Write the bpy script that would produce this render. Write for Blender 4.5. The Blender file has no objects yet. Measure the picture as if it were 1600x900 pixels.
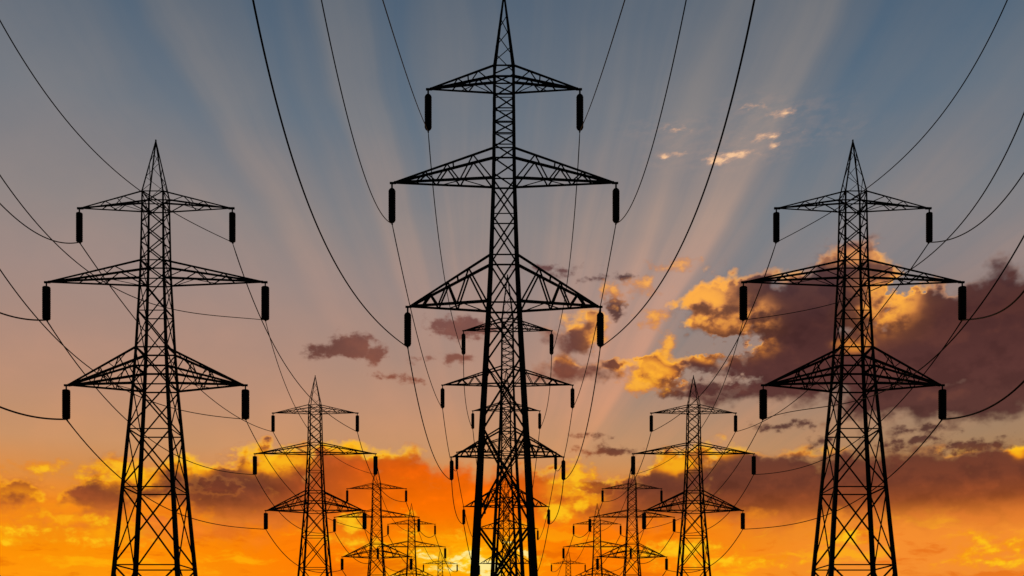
import bpy, bmesh, math
from mathutils import Vector, Matrix

C = bpy.context.scene.collection
SC = bpy.context.scene
R = math.radians

# ------------------------------------------------------------------ camera
EYE = 1.7
cam_data = bpy.data.cameras.new('camera')
cam = bpy.data.objects.new('camera', cam_data)
C.objects.link(cam)
cam.location = (0, 0, EYE)
cam.rotation_euler = (R(90), 0, 0)
cam_data.sensor_width = 36
FOC = 1740.0                       # focal length in units of a 1600th of the sensor width
cam_data.lens = 36 * FOC / 1600
cam_data.shift_x = 12 / 1600
cam_data.shift_y = 588 / 1600
cam_data.clip_start = 0.1
cam_data.clip_end = 20000
SC.camera = cam

SC.view_settings.view_transform = 'Standard'
SC.view_settings.look = 'None'
SC.view_settings.exposure = 0
SC.view_settings.gamma = 1
SC.view_settings.use_curve_mapping = False

# ------------------------------------------------------------------ sun (low, veiled by the cloud bank)
SUN_AZ, SUN_EL = -2.4, 4.5
sd = bpy.data.lights.new('sun', 'SUN')
sd.energy = 0.25
sd.angle = R(4)
sd.color = (1, 0.62, 0.3)
sun = bpy.data.objects.new('sun', sd)
C.objects.link(sun)
sdir = Vector((math.sin(R(SUN_AZ)) * math.cos(R(SUN_EL)), math.cos(R(SUN_AZ)) * math.cos(R(SUN_EL)), math.sin(R(SUN_EL))))
sun.rotation_euler = sdir.to_track_quat('Z', 'Y').to_euler()


# ------------------------------------------------------------------ sky
def lin(c):
    out = []
    for v in c:
        v /= 255
        out.append(v / 12.92 if v <= 0.04045 else ((v + 0.055) / 1.055) ** 2.4)
    return tuple(out)


class Net:
    """small expression writer for shader nodes"""
    def __init__(self, tree):
        self.t = tree

    def new(self, kind):
        return self.t.nodes.new(kind)

    def put(self, sock, v):
        if isinstance(v, bpy.types.NodeSocket):
            self.t.links.new(v, sock)
        elif isinstance(v, (tuple, list)) and len(v) == 3 and sock.type == 'RGBA':
            sock.default_value = (*v, 1)
        else:
            sock.default_value = v

    def m(self, op, *a, clamp=False):
        n = self.new('ShaderNodeMath')
        n.operation = op
        n.use_clamp = clamp
        for i, v in enumerate(a):
            self.put(n.inputs[i], v)
        return n.outputs[0]

    def v(self, op, *a):
        n = self.new('ShaderNodeVectorMath')
        n.operation = op
        for i, x in enumerate(a):
            if op == 'SCALE' and i == 1:
                self.put(n.inputs['Scale'], x)
            else:
                self.put(n.inputs[i], x)
        return n.outputs['Value'] if op in ('LENGTH', 'DOT_PRODUCT', 'DISTANCE') else n.outputs['Vector']

    def xyz(self, x, y, z=0.0):
        n = self.new('ShaderNodeCombineXYZ')
        for i, q in enumerate((x, y, z)):
            self.put(n.inputs[i], q)
        return n.outputs[0]

    def sep(self, vec):
        n = self.new('ShaderNodeSeparateXYZ')
        self.put(n.inputs[0], vec)
        return n.outputs

    def smooth(self, x, a, b, lo=0.0, hi=1.0):
        n = self.new('ShaderNodeMapRange')
        n.interpolation_type = 'SMOOTHSTEP'
        for nm, q in (('Value', x), ('From Min', a), ('From Max', b), ('To Min', lo), ('To Max', hi)):
            self.put(n.inputs[nm], q)
        return n.outputs['Result']

    def mix(self, f, a, b, mode='MIX'):
        n = self.new('ShaderNodeMix')
        n.data_type = 'RGBA'
        n.blend_type = mode
        n.clamp_factor = True
        ins = [s for s in n.inputs if s.enabled] if False else n.inputs
        self.put(n.inputs[0], f)
        self.put(n.inputs[6], a)
        self.put(n.inputs[7], b)
        return n.outputs[2]

    def ramp(self, x, stops, lo, hi, interp='EASE', srgb=True):
        n = self.new('ShaderNodeValToRGB')
        n.color_ramp.interpolation = interp
        el = n.color_ramp.elements
        while len(el) < len(stops):
            el.new(0.5)
        for e, (p, c) in zip(el, stops):
            e.position = (p - lo) / (hi - lo)
            if isinstance(c, (int, float)):
                e.color = (c, c, c, 1)
            else:
                e.color = (*(lin(c) if srgb else c), 1)
        self.put(n.inputs[0], self.m('DIVIDE', self.m('SUBTRACT', x, lo), hi - lo))
        return n.outputs[0]

    def noise(self, vec, scale, detail=5, rough=0.5, dist=0.0, lac=2.0, dim='2D'):
        n = self.new('ShaderNodeTexNoise')
        n.noise_dimensions = dim
        self.put(n.inputs['Vector'], vec)
        for nm, q in (('Scale', scale), ('Detail', detail), ('Roughness', rough), ('Lacunarity', lac), ('Distortion', dist)):
            n.inputs[nm].default_value = q
        return n.outputs['Fac'], n.outputs['Color']

    def puffs(self, vec, scale, detail=2, rough=0.5):
        n = self.new('ShaderNodeTexVoronoi')
        n.voronoi_dimensions = '2D'
        n.feature = 'SMOOTH_F1'
        n.normalize = True
        self.put(n.inputs['Vector'], vec)
        n.inputs['Scale'].default_value = scale
        n.inputs['Detail'].default_value = detail
        n.inputs['Roughness'].default_value = rough
        n.inputs['Smoothness'].default_value = 0.6
        return n.outputs['Distance']


def sky_pos(px, py):
    """where in the sky (azimuth, elevation; 1000 = one radian) a thing seen at px, py of the photograph stands"""
    u, v = (px - 788) / FOC, (1038 - py) / FOC
    n = math.sqrt(1 + u * u + v * v)
    return 1000 * math.atan(u), 1000 * math.asin(v / n)


PX = 1000 / FOC        # angular size of one photograph pixel in sky units

# clouds: (x, y, half width, half height) in photograph pixels, turned into angles
BANK = [  # low bank of cloud along the horizon and the great cloud on the right
    (360, 765, 105, 46), (440, 740, 55, 40), (545, 755, 75, 58), (622, 755, 75, 46), (720, 785, 130, 52),
    (860, 770, 60, 36), (560, 800, 200, 40),
    (985, 785, 130, 36), (1075, 745, 75, 34), (1140, 740, 60, 42), (1215, 765, 130, 60), (1330, 760, 130, 52), (1450, 760, 140, 55),
    (1560, 760, 120, 58), (1595, 735, 50, 34),
    (25, 776, 55, 20), (140, 778, 90, 16), (215, 752, 60, 26), (120, 808, 60, 12), (250, 815, 70, 14), (330, 832, 120, 16), (400, 815, 90, 22),
    (1118, 480, 46, 34), (1190, 480, 80, 48), (1265, 500, 75, 66), (1330, 452, 66, 60), (1245, 565, 140, 50),
    (1390, 575, 120, 62), (1480, 540, 110, 82), (1570, 525, 110, 90), (1440, 500, 60, 46), (1185, 602, 120, 20), (1480, 612, 200, 42),
    (905, 524, 34, 22), (880, 580, 38, 17), (960, 572, 28, 8), (1014, 578, 42, 22), (1105, 568, 30, 11),
]
DARKLETS = [
    (545, 543, 40, 17), (500, 550, 22, 9), (584, 552, 16, 13), (530, 535, 16, 12), (565, 534, 13, 11), (722, 512, 48, 16), (622, 590, 22, 5), (650, 592, 14, 4),
    (660, 560, 10, 4), (715, 560, 22, 8), (860, 420, 28, 5), (930, 436, 14, 6), (985, 432, 16, 6),
    (950, 706, 28, 6), (925, 680, 14, 4), (1225, 665, 34, 5), (1282, 690, 10, 4), (1400, 700, 28, 5), (1430, 690, 26, 6), (1520, 697, 55, 9),
    (960, 480, 13, 16), (1440, 672, 30, 6), (930, 760, 34, 12), (340, 760, 40, 12), (1090, 610, 60, 10),
]
BRIGHTLETS = [
    (1226, 176, 19, 4), (1180, 166, 11, 3), (1206, 214, 28, 4), (1146, 241, 30, 6), (1120, 250, 18, 7), (1041, 246, 8, 4), (1060, 240, 9, 4),
    (1060, 202, 14, 3), (1210, 228, 6, 3),
    (1055, 413, 22, 6), (1003, 446, 18, 10), (962, 462, 13, 15), (1018, 497, 20, 12), (1050, 545, 14, 16), (1008, 596, 34, 17), (935, 520, 16, 12),
    (62, 728, 22, 7), (86, 726, 12, 4), (190, 735, 50, 18), (150, 750, 20, 6), (895, 745, 34, 20), (870, 800, 22, 22), (905, 790, 20, 14),
    (1540, 862, 34, 9), (1585, 850, 24, 9), (1560, 878, 50, 8), (1530, 840, 22, 5), (1325, 838, 40, 10), (1060, 860, 70, 14), (1130, 880, 90, 10),
    (60, 830, 60, 8), (30, 846, 40, 5), (150, 845, 60, 6), (170, 820, 40, 10), (560, 845, 40, 10), (545, 820, 22, 18), (690, 862, 26, 16), (735, 878, 34, 10),
]
GOLD = [  # where the sunlight gets through and the cloud body itself glows (weight)
    (1100, 480, 60, 48, 1.1), (1165, 500, 60, 40, .65), (1385, 475, 55, 46, .95), (1350, 430, 40, 40, .15), (1185, 540, 40, 26, .5), (1335, 538, 36, 12, .5),
    (935, 522, 26, 26, 1.0), (1012, 588, 48, 28, 1.1), (1045, 555, 24, 20, 1.0), (908, 500, 34, 14, .8), (885, 560, 24, 10, .6), (1110, 560, 34, 10, .8),
    (430, 722, 75, 26, .8), (300, 730, 40, 22, .7), (1340, 402, 64, 16, .55), (1235, 425, 50, 14, .4), (560, 702, 60, 16, .8), (620, 708, 50, 14, .5), (20, 785, 70, 34, .5), (210, 748, 60, 28, .6), (140, 815, 90, 18, .5),
    (900, 770, 60, 60, .7), (1130, 702, 50, 20, .6), (1060, 725, 60, 18, .7), (1270, 703, 60, 10, .25), (1500, 703, 30, 8, .3), (1595, 705, 18, 14, .8),
]


HOLES = [(1120, 540, 60, 14), (1415, 450, 26, 8), (985, 548, 40, 12), (1110, 592, 60, 8)]
WARP = (36, 20)


def build_sky():
    w = bpy.data.worlds.new('World')
    SC.world = w
    w.use_nodes = True
    t = w.node_tree
    t.nodes.clear()
    N = Net(t)
    m = N.m

    tc = N.new('ShaderNodeTexCoord')
    d = tc.outputs['Generated']
    x, y, z = N.sep(d)
    az = m('MULTIPLY', m('ARCTAN2', x, y), 1000.0)
    el = m('MULTIPLY', m('ARCSINE', z), 1000.0)
    P0 = N.xyz(az, el)

    def field(pos, blobs):
        out = None
        for (bx, by, rx, ry) in blobs:
            a, e = sky_pos(bx, by)
            rx, ry = rx * PX, ry * PX
            q = N.v('MULTIPLY', N.v('SUBTRACT', pos, (a, e, 0)), (1 / rx, 1 / ry, 0))
            r = min(rx, ry) / PX
            dd = m('MULTIPLY_ADD', N.v('LENGTH', q), -r, r)
            out = dd if out is None else m('SMOOTH_MAX', out, dd, 6.0)
        return out

    # cloud texture: cauliflower heads with ragged fine edges
    def texture(pos, s, stretch):
        q = N.v('MULTIPLY', pos, (1, stretch, 1))
        f = N.noise(q, 1 / (s * PX), 8, .52)[0]
        pf = N.puffs(q, 1 / (.55 * s * PX), 2.5, .55)
        return m('SUBTRACT', m('MULTIPLY_ADD', f, 2.2, -1.1), m('MULTIPLY_ADD', pf, 1.3, -.55))

    # slow warp so that no outline stays elliptical
    def warped():
        warp = N.v('SUBTRACT', N.noise(N.v('MULTIPLY', P0, (1, 1.3, 1)), 1 / (60 * PX), 3, .55)[1], (.5, .5, .5))
        return N.v('ADD', P0, N.v('MULTIPLY', warp, (WARP[0] * PX, WARP[1] * PX, 0)))

    h = m('DIVIDE', el, PX)                        # height in the photograph's own unit
    a_px = m('DIVIDE', az, PX)

    # ---- clear sky: colour by height, then the fans of light and shade spread by the clouds
    base = N.ramp(h, [(-40, (60, 40, 30)), (10, (150, 78, 25)), (110, (255, 154, 12)), (170, (255, 144, 5)), (235, (242, 136, 26)), (275, (218, 140, 66)), (325, (203, 147, 102)),
                      (400, (189, 143, 116)), (470, (174, 139, 123)), (560, (159, 137, 130)), (650, (143, 133, 131)), (780, (113, 119, 128)),
                      (960, (85, 99, 115)), (1200, (60, 76, 99)), (1700, (40, 52, 74))], -40, 1700, 'LINEAR')
    ax, ae = sky_pos(772, 905)
    dx = m('SUBTRACT', az, ax)
    dy = m('SUBTRACT', el, ae)
    th = m('MULTIPLY', m('ARCTAN2', dx, dy), 180 / math.pi)
    soft = N.noise(P0, 1 / (240 * PX), 3, .5)[0]
    th = m('ADD', th, m('MULTIPLY_ADD', soft, 4.0, -2.0))
    fan = N.ramp(th, [(-70, .55), (-46, .85), (-41, .78), (-36, .25), (-32.5, .85), (-29, .42), (-25, .12), (-21.5, .16), (-18, .74), (-15, .7), (-11, .32), (-6, .55),
                      (0, .42), (5, .38), (10, .5), (15, .68), (22, .74), (29, .84), (33.5, .93), (36.2, .22), (39, .08), (50, .2), (70, .3)], -70, 70, 'EASE')
    streak = N.noise(N.xyz(m('MULTIPLY', th, .21), m('MULTIPLY', h, .0007)), 1.0, 4, .55)[0]
    fan = m('ADD', m('SUBTRACT', fan, .5), m('MULTIPLY_ADD', streak, .8, -.4))
    fan = m('MULTIPLY', fan, N.smooth(m('ADD', h, m('MULTIPLY', a_px, .55)), 250, 720))
    fan = m('MULTIPLY', fan, m('SUBTRACT', 1.0, N.smooth(h, 1000, 1700, 0, .6)))
    mott = N.noise(N.v('MULTIPLY', P0, (1, 1.4, 1)), 1 / (150 * PX), 5, .55)[0]
    fan = m('ADD', fan, m('MULTIPLY_ADD', mott, .3, -.15))
    warmc = N.mix(m('MAXIMUM', fan, 0.0), base, N.mix(1.0, base, (1.95, 1.46, 1.12), 'MULTIPLY'))
    sky = N.mix(m('MULTIPLY', m('MAXIMUM', m('MULTIPLY', fan, -1.0), 0.0), 1.7), warmc, N.mix(1.0, base, (.62, .84, 1.0), 'MULTIPLY'))
    sky = N.mix(m('MULTIPLY', N.smooth(a_px, 200, 700), N.smooth(h, 640, 400)), sky, N.mix(1.0, sky, (.74, .80, .88), 'MULTIPLY'))
    # left and right of the sun the lower sky goes from deep orange to a paler gold
    side = N.smooth(m('ABSOLUTE', m('SUBTRACT', a_px, -60)), 120, 560)
    low = m('SUBTRACT', 1.0, N.smooth(h, 185, 310))
    sky = N.mix(m('MULTIPLY', m('MULTIPLY', low, m('SUBTRACT', 1.0, side)), .8), sky, lin((252, 112, 0)))
    rt = m('MULTIPLY', N.smooth(a_px, 250, 600), low)
    sky = N.mix(m('MULTIPLY', rt, .8), sky, lin((250, 144, 52)))

    def clouds(sky, bank_b, dark_b, bright_b, gold_b, lowsky):
        P = warped()
        fleck = N.noise(N.v('MULTIPLY', P, (1, 2.0, 1)), 1 / (60 * PX), 7, .6)[0]
        glow = None
        if lowsky:
            # glow round the hidden sun
            sx, se = sky_pos(722, 892)
            q = N.v('MULTIPLY', N.v('SUBTRACT', P, (sx, se, 0)), (1 / (120 * PX), 1 / (70 * PX), 0))
            dist = N.v('LENGTH', q)
            glow = N.smooth(m('ADD', dist, m('MULTIPLY_ADD', fleck, -5.0, 2.6)), 1.0, -.3)
            sky = N.mix(m('MULTIPLY', N.smooth(dist, 1.7, .2), .7), sky, lin((255, 172, 0)))
            # thin bright streaks low down
            st = N.noise(N.v('MULTIPLY', P, (1, 4.0, 1)), 1 / (140 * PX), 7, .58)[0]
            lowm = m('MULTIPLY', N.smooth(st, .53, .68), m('SUBTRACT', 1.0, N.smooth(h, 150, 270)))
            sky = N.mix(m('MULTIPLY', lowm, .6), sky, lin((255, 184, 12)))
            lowd = m('MULTIPLY', N.smooth(st, .46, .33), m('SUBTRACT', 1.0, N.smooth(h, 170, 290)))
            sky = N.mix(m('MULTIPLY', lowd, .55), sky, lin((222, 94, 4)))

        def bank(pos, pos0):
            return m('MULTIPLY_ADD', texture(pos0, 58, 1.35), 31.0, field(pos, bank_b))

        def holes(pos):
            return m('MULTIPLY', m('MAXIMUM', m('ADD', field(pos, HOLES), m('MULTIPLY', small, 15.0)), 0.0), 2.2)

        small = texture(P0, 24, 1.5)
        up = (4 * PX, 15 * PX, 0)
        D = bank(P, P0)
        D2 = bank(N.v('ADD', P, up), N.v('ADD', P0, up))
        rise = m('SUBTRACT', D, D2)                    # > 0 on faces turned up
        if not lowsky:
            D = m('SUBTRACT', D, holes(P))

        Ds = m('MULTIPLY_ADD', small, 11.0, field(P, dark_b))
        Db = m('MULTIPLY_ADD', small, 14.0, field(P, bright_b))

        gold = halo = None
        for (bx, by, rx, ry, wgt) in gold_b:
            a, e = sky_pos(bx, by)
            q = N.v('MULTIPLY', N.v('SUBTRACT', P, (a, e, 0)), (1 / (rx * PX), 1 / (ry * PX), 0))
            g = m('MULTIPLY', N.smooth(N.v('LENGTH', q), 1.25, .2), wgt)
            gold = g if gold is None else m('MAXIMUM', gold, g)
            g = m('MULTIPLY', N.smooth(N.v('LENGTH', q), 2.4, .3), wgt)
            halo = g if halo is None else m('MAXIMUM', halo, g)

        # ---- cloud colours
        near = N.smooth(m('ABSOLUTE', m('SUBTRACT', a_px, -90)), 320, 50)       # close to the sun's azimuth
        dark = N.ramp(h, [(150, (238, 130, 40)), (215, (214, 112, 44)), (240, (152, 76, 38)), (268, (112, 58, 40)), (300, (98, 54, 42)), (335, (92, 57, 50)), (420, (92, 54, 50)), (500, (74, 43, 42)),
                          (600, (80, 56, 58)), (700, (108, 88, 90))], 150, 700, 'LINEAR')
        flame = N.ramp(h, [(150, (255, 140, 0)), (240, (250, 112, 0)), (300, (220, 92, 8)), (345, (164, 76, 26)), (470, (140, 86, 70)), (560, (116, 78, 76))], 150, 560, 'LINEAR')
        body = N.mix(near, dark, flame)
        # folds inside the cloud
        fold = m('MULTIPLY', rise, m('MULTIPLY_ADD', near, -.02, 1 / 22))
        body = N.mix(N.smooth(fold, 0.0, 1.1, 0, .7), body, N.mix(1.0, body, (1.42, 1.34, 1.15), 'MULTIPLY'))
        body = N.mix(N.smooth(fold, 0.0, -1.1, 0, .6), body, N.mix(1.0, body, (.66, .66, .7), 'MULTIPLY'))
        bright = N.ramp(h, [(150, (255, 200, 24)), (330, (255, 186, 28)), (420, (255, 176, 46)), (560, (252, 172, 74)), (700, (246, 176, 118)), (880, (255, 206, 160))], 150, 880, 'LINEAR')
        ember = N.ramp(h, [(150, (248, 146, 10)), (330, (226, 128, 26)), (480, (204, 122, 56)), (640, (186, 128, 98)), (880, (200, 160, 140))], 150, 880, 'LINEAR')

        body = N.mix(N.smooth(halo, .25, 1.1, 0, .4), body, N.mix(.5, body, ember))
        thin = m('SUBTRACT', 1.0, N.smooth(D, 0, 20))
        crest = m('MULTIPLY', N.smooth(rise, 3, 16), thin)
        g2 = m('MULTIPLY', gold, N.smooth(m('ADD', m('MULTIPLY', fold, 1.1), m('ADD', m('MULTIPLY', small, .6), m('MULTIPLY_ADD', fleck, 2.0, -.9))), -.9, 1.3))
        rim = m('MULTIPLY', m('MULTIPLY', N.smooth(D, -4, 3), N.smooth(D, 15, 4)), m('MULTIPLY_ADD', N.smooth(rise, -6, 12), .8, .2))
        lit = m('ADD', m('MULTIPLY', crest, m('MULTIPLY_ADD', gold, .75, .2)), g2)
        lit = m('ADD', lit, m('MULTIPLY', rim, m('MULTIPLY', halo, 1.0)))
        col = N.mix(N.smooth(lit, .0, .6), body, ember)
        col = N.mix(N.smooth(lit, .25, 1.05), col, bright)
        alpha = N.smooth(D, -6, m('MULTIPLY_ADD', halo, -14.0, 24.0))
        fade = N.smooth(h, 165, 250, .2, 1)
        out = N.mix(m('MULTIPLY', alpha, fade), sky, col)

        # small clouds
        dl = N.mix(m('SUBTRACT', 1.0, N.smooth(Ds, -1, 8)), N.mix(1.0, body, (.84, .8, .84), 'MULTIPLY'), N.mix(.4, body, sky))
        out = N.mix(m('MULTIPLY', N.smooth(Ds, -3, 6), .93), out, dl)
        bl = N.mix(N.smooth(m('ADD', Db, m('MULTIPLY_ADD', fleck, 40.0, -20.0)), -2, 18), ember, bright)
        out = N.mix(m('MULTIPLY', N.smooth(Db, -5, 12), .9), out, bl)
        if lowsky:
            # the brightest flecks over the sun
            out = N.mix(m('MULTIPLY', glow, .75), out, lin((255, 214, 30)))
            out = N.mix(N.smooth(glow, .6, 1.0, 0, .7), out, lin((255, 244, 170)))
        return out

    def wisps(sky):
        q = N.v('ADD', P0, N.xyz(0.0, m('MULTIPLY', az, -.14)))         # thin streamers, slightly tilted
        f = N.noise(N.v('MULTIPLY', q, (1, 2.6, 1)), 1 / (22 * PX), 7, .6)[0]
        q2 = N.v('ADD', P0, N.v('MULTIPLY', N.v('SUBTRACT', N.noise(P0, 1 / (30 * PX), 3, .5)[1], (.5, .5, .5)), (14 * PX, 7 * PX, 0)))
        fl = field(q2, [b for b in BRIGHTLETS if b[1] < 345])
        Db = m('ADD', m('MULTIPLY_ADD', f, 16.0, -9.5), fl)
        veil = m('MULTIPLY', N.smooth(fl, -26, 4), N.smooth(f, .35, .7))
        sky = N.mix(m('MULTIPLY', veil, .16), sky, lin((196, 158, 138)))
        c = N.mix(N.smooth(Db, -.5, 4), lin((212, 166, 138)), lin((255, 204, 156)))
        return N.mix(m('MULTIPLY', N.smooth(Db, -3.5, 4), .85), sky, c)

    def lowpart(bl):
        return [b for b in bl if b[1] + b[3] > 668 - 45]

    def highpart(bl):
        return [b for b in bl if b[1] - b[3] < 668 + 45 and b[1] + b[3] > 345]

    out_low = clouds(sky, lowpart(BANK), lowpart(DARKLETS), lowpart(BRIGHTLETS), lowpart(GOLD), True)
    out_high = clouds(sky, highpart(BANK), highpart(DARKLETS), highpart(BRIGHTLETS), highpart(GOLD), False)
    out_clear = wisps(sky)

    # physical dusk sky for the half of the sky behind the camera
    ns = N.new('ShaderNodeTexSky')
    ns.sky_type = 'NISHITA'
    ns.sun_disc = False
    ns.sun_elevation = R(SUN_EL)
    ns.sun_rotation = R(SUN_AZ)
    ns.dust_density = 2.0

    def emit(c, strength=1.0):
        b = N.new('ShaderNodeBackground')
        N.put(b.inputs['Color'], c)
        b.inputs['Strength'].default_value = strength
        return b.outputs[0]

    def choose(f, a, b):
        n = N.new('ShaderNodeMixShader')
        N.put(n.inputs[0], f)
        N.put(n.inputs[1], a)
        N.put(n.inputs[2], b)
        return n.outputs[0]

    # only the part of the sky that has clouds is worked out with clouds (keeps the render quick)
    is_low = m('LESS_THAN', h, 370.0)
    is_high = m('MULTIPLY', m('LESS_THAN', h, 693.0), m('GREATER_THAN', a_px, -440.0))
    front = choose(is_low, choose(is_high, emit(out_clear), emit(out_high)), emit(out_low))
    sh = choose(N.smooth(y, -.1, .45), emit(ns.outputs[0], .04), front)
    wo = N.new('ShaderNodeOutputWorld')
    t.links.new(sh, wo.inputs[0])
    w.cycles.sampling_method = 'MANUAL'
    w.cycles.sample_map_resolution = 256


build_sky()


# ------------------------------------------------------------------ materials
def material(name, col, rough, metal=0.0, var=.35, scale=3.0, bump=0.0, spec=.12):
    mt = bpy.data.materials.new(name)
    mt.use_nodes = True
    t = mt.node_tree
    N = Net(t)
    b = t.nodes['Principled BSDF']
    tc = N.new('ShaderNodeTexCoord')
    f = N.noise(tc.outputs['Object'], scale, 6, .6, dim='3D')[0]
    c = N.mix(N.smooth(f, .3, .7), tuple(q * (1 - var) for q in col), tuple(q * (1 + var) for q in col))
    N.put(b.inputs['Base Color'], c)
    b.inputs['Roughness'].default_value = rough
    b.inputs['Metallic'].default_value = metal
    b.inputs['Specular IOR Level'].default_value = spec
    if bump:
        bp = N.new('ShaderNodeBump')
        bp.inputs['Strength'].default_value = bump
        N.put(bp.inputs['Height'], f)
        N.put(b.inputs['Normal'], bp.outputs[0])
    return mt


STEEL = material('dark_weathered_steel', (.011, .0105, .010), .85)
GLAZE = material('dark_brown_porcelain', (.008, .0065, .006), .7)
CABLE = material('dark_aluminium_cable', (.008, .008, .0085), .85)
CONCRETE = material('concrete', (.25, .24, .22), .9, scale=6)
GROUND = material('dry_grass', (.05, .06, .025), .95, scale=.6, bump=.4)

# ------------------------------------------------------------------ ground
bm = bmesh.new()
S = 9000
vs = [bm.verts.new(p) for p in ((-S, -S, 0), (S, -S, 0), (S, S, 0), (-S, S, 0))]
bm.faces.new(vs)
me = bpy.data.meshes.new('ground')
bm.to_mesh(me)
bm.free()
me.materials.append(GROUND)
g = bpy.data.objects.new('ground', me)
C.objects.link(g)
g['kind'] = 'structure'
g['label'] = 'dark open field below the pylons'


# ------------------------------------------------------------------ mesh helpers
class MB:
    def __init__(self):
        self.v = []
        self.f = []

    def angle(self, a, b, w, w2=None, ref=Vector((0, 0, 1)), tk=.16):
        """steel angle section from a to b; both flanges w wide, its heel turned towards ref"""
        a, b = Vector(a), Vector(b)
        ax = (b - a)
        if ax.length < 1e-5:
            return
        ax.normalize()
        r = ref - ax * ref.dot(ax)
        if r.length < 1e-3:
            r = Vector((0, 1, 0)) - ax * ax.y
        r.normalize()
        s = ax.cross(r)
        e1 = (r + s).normalized()
        e2 = (r - s).normalized()
        w2 = w if w2 is None else w2
        i = len(self.v)
        for p, q in ((a, w), (b, w2)):
            k = q * .707 * .707 * .7
            o = p + r * q * .25
            t = q * tk
            for (c1, c2) in ((0, 0), (-q, 0), (-q, -t), (-t, -t), (-t, -q), (0, -q)):
                self.v.append(o + e1 * c1 + e2 * c2)
        for j in range(6):
            n = (j + 1) % 6
            self.f.append((i + j, i + n, i + 6 + n, i + 6 + j))
        self.f.append(tuple(i + j for j in range(5, -1, -1)))
        self.f.append(tuple(i + 6 + j for j in range(6)))

    def bar(self, a, b, w, d=None, ref=Vector((0, 0, 1)), w2=None):
        a, b = Vector(a), Vector(b)
        ax = (b - a)
        if ax.length < 1e-5:
            return
        ax.normalize()
        r = ref - ax * ref.dot(ax)
        if r.length < 1e-3:
            r = Vector((0, 1, 0)) - ax * ax.y
        r.normalize()
        s = ax.cross(r)
        d = w if d is None else d
        k2 = 1 if w2 is None else w2 / w
        i = len(self.v)
        for p, k in ((a, 1), (b, k2)):
            for (u, v) in ((-1, -1), (1, -1), (1, 1), (-1, 1)):
                self.v.append(p + s * u * w * .5 * k + r * v * d * .5 * k)
        for j in range(4):
            n = (j + 1) % 4
            self.f.append((i + j, i + n, i + 4 + n, i + 4 + j))
        self.f.append((i + 3, i + 2, i + 1, i))
        self.f.append((i + 4, i + 5, i + 6, i + 7))

    def lathe(self, c, prof, n=14):
        i = len(self.v)
        for (r, z) in prof:
            for k in range(n):
                an = 2 * math.pi * k / n
                self.v.append(Vector((c[0] + r * math.cos(an), c[1] + r * math.sin(an), c[2] + z)))
        for j in range(len(prof) - 1):
            for k in range(n):
                k2 = (k + 1) % n
                self.f.append((i + j * n + k, i + (j + 1) * n + k, i + (j + 1) * n + k2, i + j * n + k2))
        self.f.append(tuple(i + k for k in range(n)))
        self.f.append(tuple(i + (len(prof) - 1) * n + k for k in range(n - 1, -1, -1)))

    def build(self, name, mat, parent=None, smooth=False):
        me = bpy.data.meshes.new(name)
        me.from_pydata([tuple(p) for p in self.v], [], self.f)
        me.materials.append(mat)
        if smooth:
            for p in me.polygons:
                p.use_smooth = True
        o = bpy.data.objects.new(name, me)
        C.objects.link(o)
        if parent:
            o.parent = parent
        return o


U = 67 / FOC           # metres that one photograph pixel spans at the front pylons
GZ = -EYE / U          # the ground, in those units, counted from eye height


def lerp_table(tab, z):
    for (z0, a), (z1, b) in zip(tab, tab[1:]):
        if z <= z1:
            k = (z - z0) / (z1 - z0)
            return a + (b - a) * k
    return tab[-1][1]


TALL = dict(
    width=[(GZ, 119), (138, 99), (374, 72.5), (558, 51.5), (633, 44), (752, 36), (800, 34.5), (900, 32.5), (928, 32.5)],
    leg=[(GZ, 12.0), (138, 10.8), (374, 7.8), (558, 6.6), (752, 5.2), (928, 4.4)],
    top=928, apex=1047, tipw=2.0, peak_nodes=[934, 960, 987, 1013], peak_leg=(3.4, 2.6), peak_x=False,
    nodes=[GZ, 84, 220, 370, 478, 558.5, 633, 697, 752, 776, 800, 821, 839, 857, 878, 900, 914, 928],
    rings={900: 2.8, 928: 3.0, 878: 1.7, 857: 1.7, 839: 1.7, 821: 1.7, 800: 2.6, 752: 2.8, 697: 2.0, 633: 2.8, 558.5: 3.2},
    brace=[(GZ, 2.7), (370, 2.2), (633, 1.8), (928, 1.7)], single=752,
    arms=[dict(half=118.5, top=928, low=900, tip=898.5, chord=(3.5, 3.2), web=1.5, fr=(.24, .56), mid=None),
          dict(half=175, top=800, low=752, tip=752, chord=(3.6, 3.6), web=1.7, fr=(.2, .46, .68), mid=None),
          dict(half=150.5, top=633, low=558.5, tip=558.5, chord=(3.9, 4.0), web=2.0, fr=(.26, .52, .74), mid=None)],
    ins=[(118.5, 898.5, 891, 834, 5.6), (175, 752, 744, 689.5, 5.6), (150.5, 558.5, 550, 496, 5.6)], capsule=True)

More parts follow.
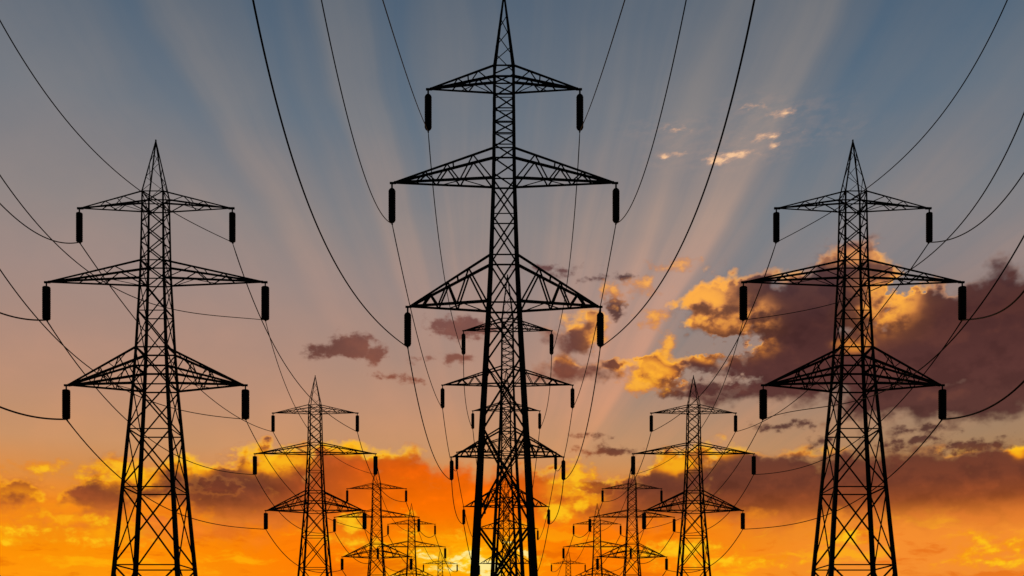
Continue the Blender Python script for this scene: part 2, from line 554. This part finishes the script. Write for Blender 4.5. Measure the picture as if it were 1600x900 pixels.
LOW = dict(
    width=[(GZ, 131), (138, 101), (272, 80), (435, 55), (490, 48.5), (597, 39), (626, 37), (713, 34), (733, 33.5)],
    leg=[(GZ, 7.6), (138, 6.9), (435, 4.7), (597, 3.5), (713, 2.5), (733, 2.3)],
    top=733, apex=817, tipw=1.2, peak_nodes=[733, 757, 780, 800], peak_leg=(2.0, 1.7), peak_x=True,
    nodes=[GZ, 40, 152, 272, 362, 432, 490, 547, 597, 626, 655, 684, 713, 733],
    rings={152: 2.4, 272: 2.4, 362: 2.2, 432: 2.6, 461: 3.4, 490: 2.8, 547: 1.8, 597: 2.2, 626: 2.2, 713: 1.9, 733: 1.9},
    brace=[(GZ, 2.2), (362, 1.75), (597, 1.4), (733, 1.3)], single=9999,
    arms=[dict(half=119.5, top=733, low=713, tip=712.5, chord=(2.2, 2.2), web=1.1, fr=(.3, .6), mid=None),
          dict(half=171, top=626, low=597, tip=597, chord=(3.0, 3.0), web=1.25, fr=(.28, .6), mid=None),
          dict(half=140, top=490, low=432, tip=436, chord=(3.5, 3.5), web=1.35, fr=(.24, .52), mid=461)],
    ins=[(119.5, 712.5, 705.5, 660, 5.1), (171, 597, 590, 538.5, 6.3), (140, 436, 429, 383.5, 6.2)], capsule=False)


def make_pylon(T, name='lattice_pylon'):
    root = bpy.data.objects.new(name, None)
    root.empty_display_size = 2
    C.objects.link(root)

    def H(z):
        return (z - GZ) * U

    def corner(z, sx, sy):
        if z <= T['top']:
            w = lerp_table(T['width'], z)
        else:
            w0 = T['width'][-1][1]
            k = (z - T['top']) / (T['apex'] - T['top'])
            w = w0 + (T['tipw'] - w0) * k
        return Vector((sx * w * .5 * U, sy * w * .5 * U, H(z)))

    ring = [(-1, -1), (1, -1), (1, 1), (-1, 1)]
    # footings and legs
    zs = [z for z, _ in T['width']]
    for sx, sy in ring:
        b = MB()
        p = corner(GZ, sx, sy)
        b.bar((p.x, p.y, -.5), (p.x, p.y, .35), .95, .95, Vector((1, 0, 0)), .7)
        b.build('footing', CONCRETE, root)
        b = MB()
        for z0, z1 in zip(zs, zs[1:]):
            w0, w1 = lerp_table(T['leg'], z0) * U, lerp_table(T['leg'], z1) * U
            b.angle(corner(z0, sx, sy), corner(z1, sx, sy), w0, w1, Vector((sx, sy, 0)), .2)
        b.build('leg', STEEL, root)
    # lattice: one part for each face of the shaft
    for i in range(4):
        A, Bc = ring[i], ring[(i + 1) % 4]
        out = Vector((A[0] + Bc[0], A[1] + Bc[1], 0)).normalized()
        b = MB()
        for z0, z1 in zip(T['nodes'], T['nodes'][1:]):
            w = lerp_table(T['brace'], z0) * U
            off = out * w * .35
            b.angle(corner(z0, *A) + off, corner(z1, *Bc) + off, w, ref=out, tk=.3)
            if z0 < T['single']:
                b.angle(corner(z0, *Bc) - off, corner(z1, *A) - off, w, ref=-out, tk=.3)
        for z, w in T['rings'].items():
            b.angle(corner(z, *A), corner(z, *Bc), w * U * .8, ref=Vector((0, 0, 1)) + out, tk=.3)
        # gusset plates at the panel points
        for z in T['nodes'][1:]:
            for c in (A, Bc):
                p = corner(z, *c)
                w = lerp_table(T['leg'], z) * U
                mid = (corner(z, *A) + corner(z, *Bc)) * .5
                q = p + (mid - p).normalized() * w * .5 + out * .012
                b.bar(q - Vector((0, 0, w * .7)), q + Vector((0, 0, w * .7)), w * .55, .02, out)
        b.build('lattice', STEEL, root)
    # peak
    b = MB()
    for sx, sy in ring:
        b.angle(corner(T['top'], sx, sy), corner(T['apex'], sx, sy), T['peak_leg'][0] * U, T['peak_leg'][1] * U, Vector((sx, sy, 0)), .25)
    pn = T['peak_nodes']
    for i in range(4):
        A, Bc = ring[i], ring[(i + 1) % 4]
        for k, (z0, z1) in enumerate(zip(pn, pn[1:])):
            w = T['tipw'] * .65 * U
            if not T['peak_x']:
                b.angle(corner(z0, *A), corner(z1, *Bc), w, tk=.3)
            elif k % 2:
                b.angle(corner(z0, *A), corner(z1, *Bc), w, tk=.3)
            else:
                b.angle(corner(z0, *Bc), corner(z1, *A), w, tk=.3)
    ap = Vector((0, 0, H(T['apex'])))
    b.bar(ap - Vector((0, 0, .12)), ap + Vector((0, 0, .1)), T['tipw'] * U * 1.6)
    b.build('peak', STEEL, root)
    # crossarms
    for a in T['arms']:
        for s in (-1, 1):
            tip = Vector((s * (a['half'] - 3) * U, 0, H(a['tip'])))
            b = MB()
            w_t, w_b = a['chord'][0] * U, a['chord'][1] * U
            ends = {}
            for sy in (-1, 1):
                ct, cb = corner(a['top'], s, sy), corner(a['low'], s, sy)
                e = tip + Vector((0, sy * .05, 0))
                ends[sy] = (ct, cb, e)
                b.angle(ct, e + Vector((0, 0, w_t * .3)), w_t, w_t * .8, Vector((0, sy, 1)), .25)
                b.angle(cb, e, w_b, w_b * .8, Vector((0, sy, -1)), .25)
                if a['mid']:
                    cm = corner(a['mid'], s, sy)
                    b.angle(cm, e + Vector((0, 0, w_t * .15)), w_t * 1.05, w_t * .8, Vector((0, sy, 1)), .25)
            # end plate that carries the insulator
            b.bar(tip - Vector((s * .12, 0, 0)), tip + Vector((s * 6.5 * U, 0, 0)), 2.4 * U, 3.0 * U)
            arm = b.build('crossarm', STEEL, root)
            # web of the arm
            b = MB()
            ww = a['web'] * U
            fr = a['fr']
            for sy in (-1, 1):
                ct, cb, e = ends[sy]
                lowp = cb
                for k, f in enumerate(fr):
                    tp = ct.lerp(e, f)
                    b.angle(lowp, tp, ww, ref=Vector((0, sy, .3)), tk=.3)
                    nf = (f + (fr[k + 1] if k + 1 < len(fr) else min(f + .2, .95))) * .5
                    nl = cb.lerp(e, nf)
                    b.angle(tp, nl, ww, ref=Vector((0, sy, .3)), tk=.3)
                    lowp = nl
                if a['mid']:
                    cm = corner(a['mid'], s, sy)
                    b.angle(ct.lerp(e, .12), cm.lerp(e, .38), ww, tk=.3)
                    b.angle(ct.lerp(e, .55), cb.lerp(e, .30), ww, tk=.3)
            # flat zigzag between the two lower chords, and between the two upper ones
            for lev, steps in ((1, (0, .3, .55)), (0, (.4,))):
                side = 1
                if lev == 1:
                    for f0, f1 in zip(steps, steps[1:]):
                        p = ends[side][1].lerp(ends[side][2], f0)
                        q = ends[-side][1].lerp(ends[-side][2], f1)
                        b.angle(p, q, ww * .8, tk=.3)
                        side = -side
                else:
                    for f in steps:
                        b.angle(ends[-1][0].lerp(ends[-1][2], f), ends[1][0].lerp(ends[1][2], f), ww, tk=.3)
            b.build('web', STEEL, arm)
    # insulator strings
    for (half, tipz, zt, zb, rad) in T['ins']:
        for s in (-1, 1):
            c = (s * half * U, 0, H(zb))
            Lh = (zt - zb) * U
            r = rad * U
            n = 15
            prof = []
            for k in range(n):
                z0 = Lh * k / n
                st = Lh / n
                def env(zz):
                    if T['capsule']:
                        e = min(zz, Lh - zz)
                        e = max(0, min(1, e / (r * .95)))
                        return max(.3, math.sqrt(max(0, 1 - (1 - e) ** 2)))
                    e = min(zz, Lh - zz) / (r * .22)
                    return .8 + .2 * max(0, min(1, e))
                prof += [(r * .95 * env(z0 + .08 * st), z0 + .06 * st), (r * env(z0 + .3 * st), z0 + .28 * st),
                         (r * env(z0 + .75 * st), z0 + .78 * st), (r * .95 * env(z0 + .95 * st), z0 + .96 * st)]
            b = MB()
            b.lathe(c, prof, 18)
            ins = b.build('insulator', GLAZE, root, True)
            b = MB()
            b.bar((c[0], 0, H(zt) - .03), (c[0], 0, H(tipz)), 2.6 * U if T['capsule'] else 1.8 * U)
            b.build('hanger', STEEL, ins)
            b = MB()
            b.bar((c[0], -.16, H(zb) - .015), (c[0], .16, H(zb) - .015), .09, .07)
            b.build('cable_clamp', STEEL, ins)
    return root


def children_of(o):
    return [q for q in bpy.data.objects if q.parent == o]


def copy_tree(o, parent=None):
    kids = children_of(o)
    c = o.copy()
    C.objects.link(c)
    c.parent = parent
    for k in kids:
        copy_tree(k, c)
    return c


# ------------------------------------------------------------------ the three rows of pylons
def spot(px, dist):
    return ((px - 788) * dist / FOC, dist)


MID = [spot(787.5, 67), spot(793, 115.5), spot(791, 152), spot(791, 238)]
LEFT = [spot(243.5, 67), spot(492.5, 121.6), spot(588.5, 174), spot(643, 218), spot(688, 304)]
RIGHT = [(-x, y) for x, y in LEFT]
MID_LABEL = ['tallest lattice pylon, in front in the middle, taller than all the others',
             'second lattice pylon of the middle row, framed by the legs of the tallest pylon',
             'third lattice pylon of the middle row, standing between the legs of the second one',
             'farthest and smallest lattice pylon of the middle row, seen through the others']
SIDE_LABEL = ['large lattice pylon standing nearest on the %s, six dark insulators below its arms',
              'second lattice pylon from the front in the %s row, half the front one\'s size',
              'third lattice pylon from the front in the %s row, its peak behind an insulator',
              'fourth lattice pylon of the %s row, small, its top arm beside the third one\'s shaft',
              'farthest and smallest lattice pylon of the %s row, only its peak and top arms showing']


def mark(o, label, cat, group):
    o['label'] = label
    o['category'] = cat
    o['group'] = group


GROUP_P = 'lattice pylons in three rows'
tall = make_pylon(TALL)
low = make_pylon(LOW)
todo = [(tall, MID, MID_LABEL)] + [(low, row, [s % side for s in SIDE_LABEL]) for row, side in ((LEFT, 'left'), (RIGHT, 'right'))]
used = set()
bpy.context.view_layer.update()
for proto, row, labels in todo:
    for (x, y), lab in zip(row, labels):
        if proto.name in used:
            o = copy_tree(proto)
        else:
            o = proto
            used.add(proto.name)
        o.location = (x, y, 0)
        mark(o, lab, 'pylon', GROUP_P)

# ------------------------------------------------------------------ conductors
# near span: drop = a d - b d^2 - c d^3, sideways = k d + k2 d^2, d metres from the front pylon towards the camera
NEAR = {
    'M0': (.3412, .00263, -.000039, -.0007, .00025), 'M1': (.3669, .01096, .000047, .0008, -.00022), 'M2': (.1228, .00226, .000039, -.1533, .00321),
    'S0in': (.2050, -.00102, .000109, -.1350, .00414), 'S0out': (.4535, .02457, -.000033, .0179, -.00123),
    'S1out': (.3291, .01262, .000179, -.0023, -.00006), 'S1in': (.2690, -.00252, .000196, -.1819, .00388),
    'S2out': (.2299, .00748, .000210, .0069, -.00063), 'S2in': (.1872, .00091, .000137, -.1756, .00415),
    'R0in': (.1443, -.00199, .000123, -.2158, .00656), 'R0out': (.3838, .01520, .000304, .0202, .00137),
    'R1out': (.2946, .00002, .000320, .1847, .00246), 'R1in': (.2513, .00015, .000071, -.2485, .00689),
    'R2out': (.2083, .00585, .000221, .0730, .00253), 'R2in': (.1173, -.00691, .000209, -.0384, .00219)}
REACH = {'M0': 28.0, 'M1': 26.2, 'M2': 35.8, 'S0in': 32.2, 'S0out': 13.8, 'S1out': 9.5, 'S1in': 33.5, 'S2out': 12.0, 'S2in': 31.8, 'R0in': 35.0, 'R0out': 15.0, 'R1out': 17.8, 'R1in': 38.0, 'R2out': 15.5, 'R2in': 38.2}     # metres over which those curves hold
SPAN = {  # sag, lopsidedness, blow-out sideways; first span, second span, the rest
    'M0': [(1.0, 0, -.4), (.8, 0, -.35), (1.6, 0, 0)], 'M1': [(1.91, -.06, .08), (2.4, -.3, .1), (2, 0, 0)], 'M2': [(1.78, -.23, -.24), (1.0, -.1, -.3), (2, 0, 0)],
    'S0out': [(2.39, -.19, -.03), (2.4, -.2, -.1), (2.4, 0, 0)], 'S0in': [(1.92, -.48, -.99), (2.4, -.4, -.5), (2.4, 0, 0)],
    'S1out': [(2.88, -.51, -.66), (2.6, -.4, -.4), (2.6, 0, 0)], 'S1in': [(2.12, -.5, -1.31), (2.2, -.4, -.5), (2.6, 0, 0)],
    'S2out': [(2.09, -.62, -1.1), (2.2, -.4, -.5), (2.4, 0, 0)], 'S2in': [(1.61, -.54, -.86), (2.0, -.4, -.5), (2.4, 0, 0)]}
THICK = {'M0': (.023, .032), 'M1': (.025, .032), 'M2': (.032, .037), 'S0out': (.032, .034), 'S0in': (.022, .034), 'S1out': (.044, .036),
         'S1in': (.020, .024), 'S2out': (.050, .038), 'S2in': (.022, .026)}
ARM_WORD = ['top', 'middle', 'lowest']


def tube(pts, rad, n=7):
    b = MB()
    for i, p in enumerate(pts):
        q0, q1 = pts[max(0, i - 1)], pts[min(len(pts) - 1, i + 1)]
        ax = (q1 - q0).normalized()
        s = ax.cross(Vector((0, 0, 1))).normalized()
        r = s.cross(ax)
        for k in range(n):
            an = 2 * math.pi * k / n
            b.v.append(p + (s * math.cos(an) + r * math.sin(an)) * rad[i])
    for i in range(len(pts) - 1):
        for k in range(n):
            k2 = (k + 1) % n
            b.f.append((i * n + k, i * n + k2, (i + 1) * n + k2, (i + 1) * n + k))
    b.f.append(tuple(range(n - 1, -1, -1)))
    b.f.append(tuple((len(pts) - 1) * n + k for k in range(n)))
    return b


def line(row, T, arm, s, key, mirror, label):
    """one conductor hung along a whole row; s = which end of the arms, mirror = -1 when worked out for the other side"""
    half, _, _, zb, _ = T['ins'][arm]
    zc = (zb - GZ) * U - .02
    hang = [Vector((x + s * half * U, y, zc)) for x, y in row]
    a, b, c3, k, k2 = NEAR[key]
    p0 = hang[0]
    pts, rad = [], []
    r_near, r_far = THICK[key.replace('R', 'S')]
    near = []
    dmax = REACH[key]
    n = 70
    for i in range(n + 1):
        d = dmax * i / n
        near.append(Vector((p0.x + mirror * (k * d + k2 * d * d), p0.y - d, p0.z - a * d + b * d * d + c3 * d ** 3)))
    # on over the camera to the next support behind it
    e0, t0 = near[-1], (near[-1] - near[-2]).normalized()
    e1 = Vector((p0.x + mirror * 1.0, -45, p0.z))
    tail = []
    Lc = (e1 - e0).length
    t1 = Vector((0, -1, .25)).normalized()
    for i in range(1, 25):
        t = i / 24
        h00, h10, h01, h11 = 2 * t ** 3 - 3 * t * t + 1, t ** 3 - 2 * t * t + t, -2 * t ** 3 + 3 * t * t, t ** 3 - t * t
        tail.append(e0 * h00 + t0 * Lc * .5 * h10 + e1 * h01 + t1 * Lc * .6 * h11)
    seq = list(reversed(near + tail))
    pts += seq
    rad += [r_near] * len(seq)
    for j in range(len(hang) - 1):
        A, B = hang[j], hang[j + 1]
        sag, q, bx = SPAN[key.replace('R', 'S')][min(j, 2)]
        r0 = r_far * (1, 1.25, 1.6, 1.9)[min(j, 3)]
        for i in range(1, 41):
            t = i / 40
            gq = 4 * t * (1 - t)
            p = A.lerp(B, t)
            p.z -= sag * gq * (1 + q * (t - .5))
            p.x += mirror * bx * gq
            pts.append(p)
            rad.append(r0)
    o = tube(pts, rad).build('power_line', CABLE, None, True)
    mark(o, label, 'cable', 'power lines strung from pylon to pylon')
    return o


for arm in range(3):
    for s, sd_ in ((-1, 'left'), (1, 'right')):
        line(MID, TALL, arm, s, 'M%d' % arm, 1 if s < 0 else -1,
             'dark power line of the middle row hung from the %s tips of its %s arms' % (sd_, ARM_WORD[arm]))
        line(LEFT, LOW, arm, s, 'S%d%s' % (arm, 'out' if s < 0 else 'in'), 1,
             'dark power line of the left row hung from the %s tips of its %s arms' % (sd_, ARM_WORD[arm]))
        line(RIGHT, LOW, arm, s, 'R%d%s' % (arm, 'out' if s > 0 else 'in'), -1,
             'dark power line of the right row hung from the %s tips of its %s arms' % (sd_, ARM_WORD[arm]))
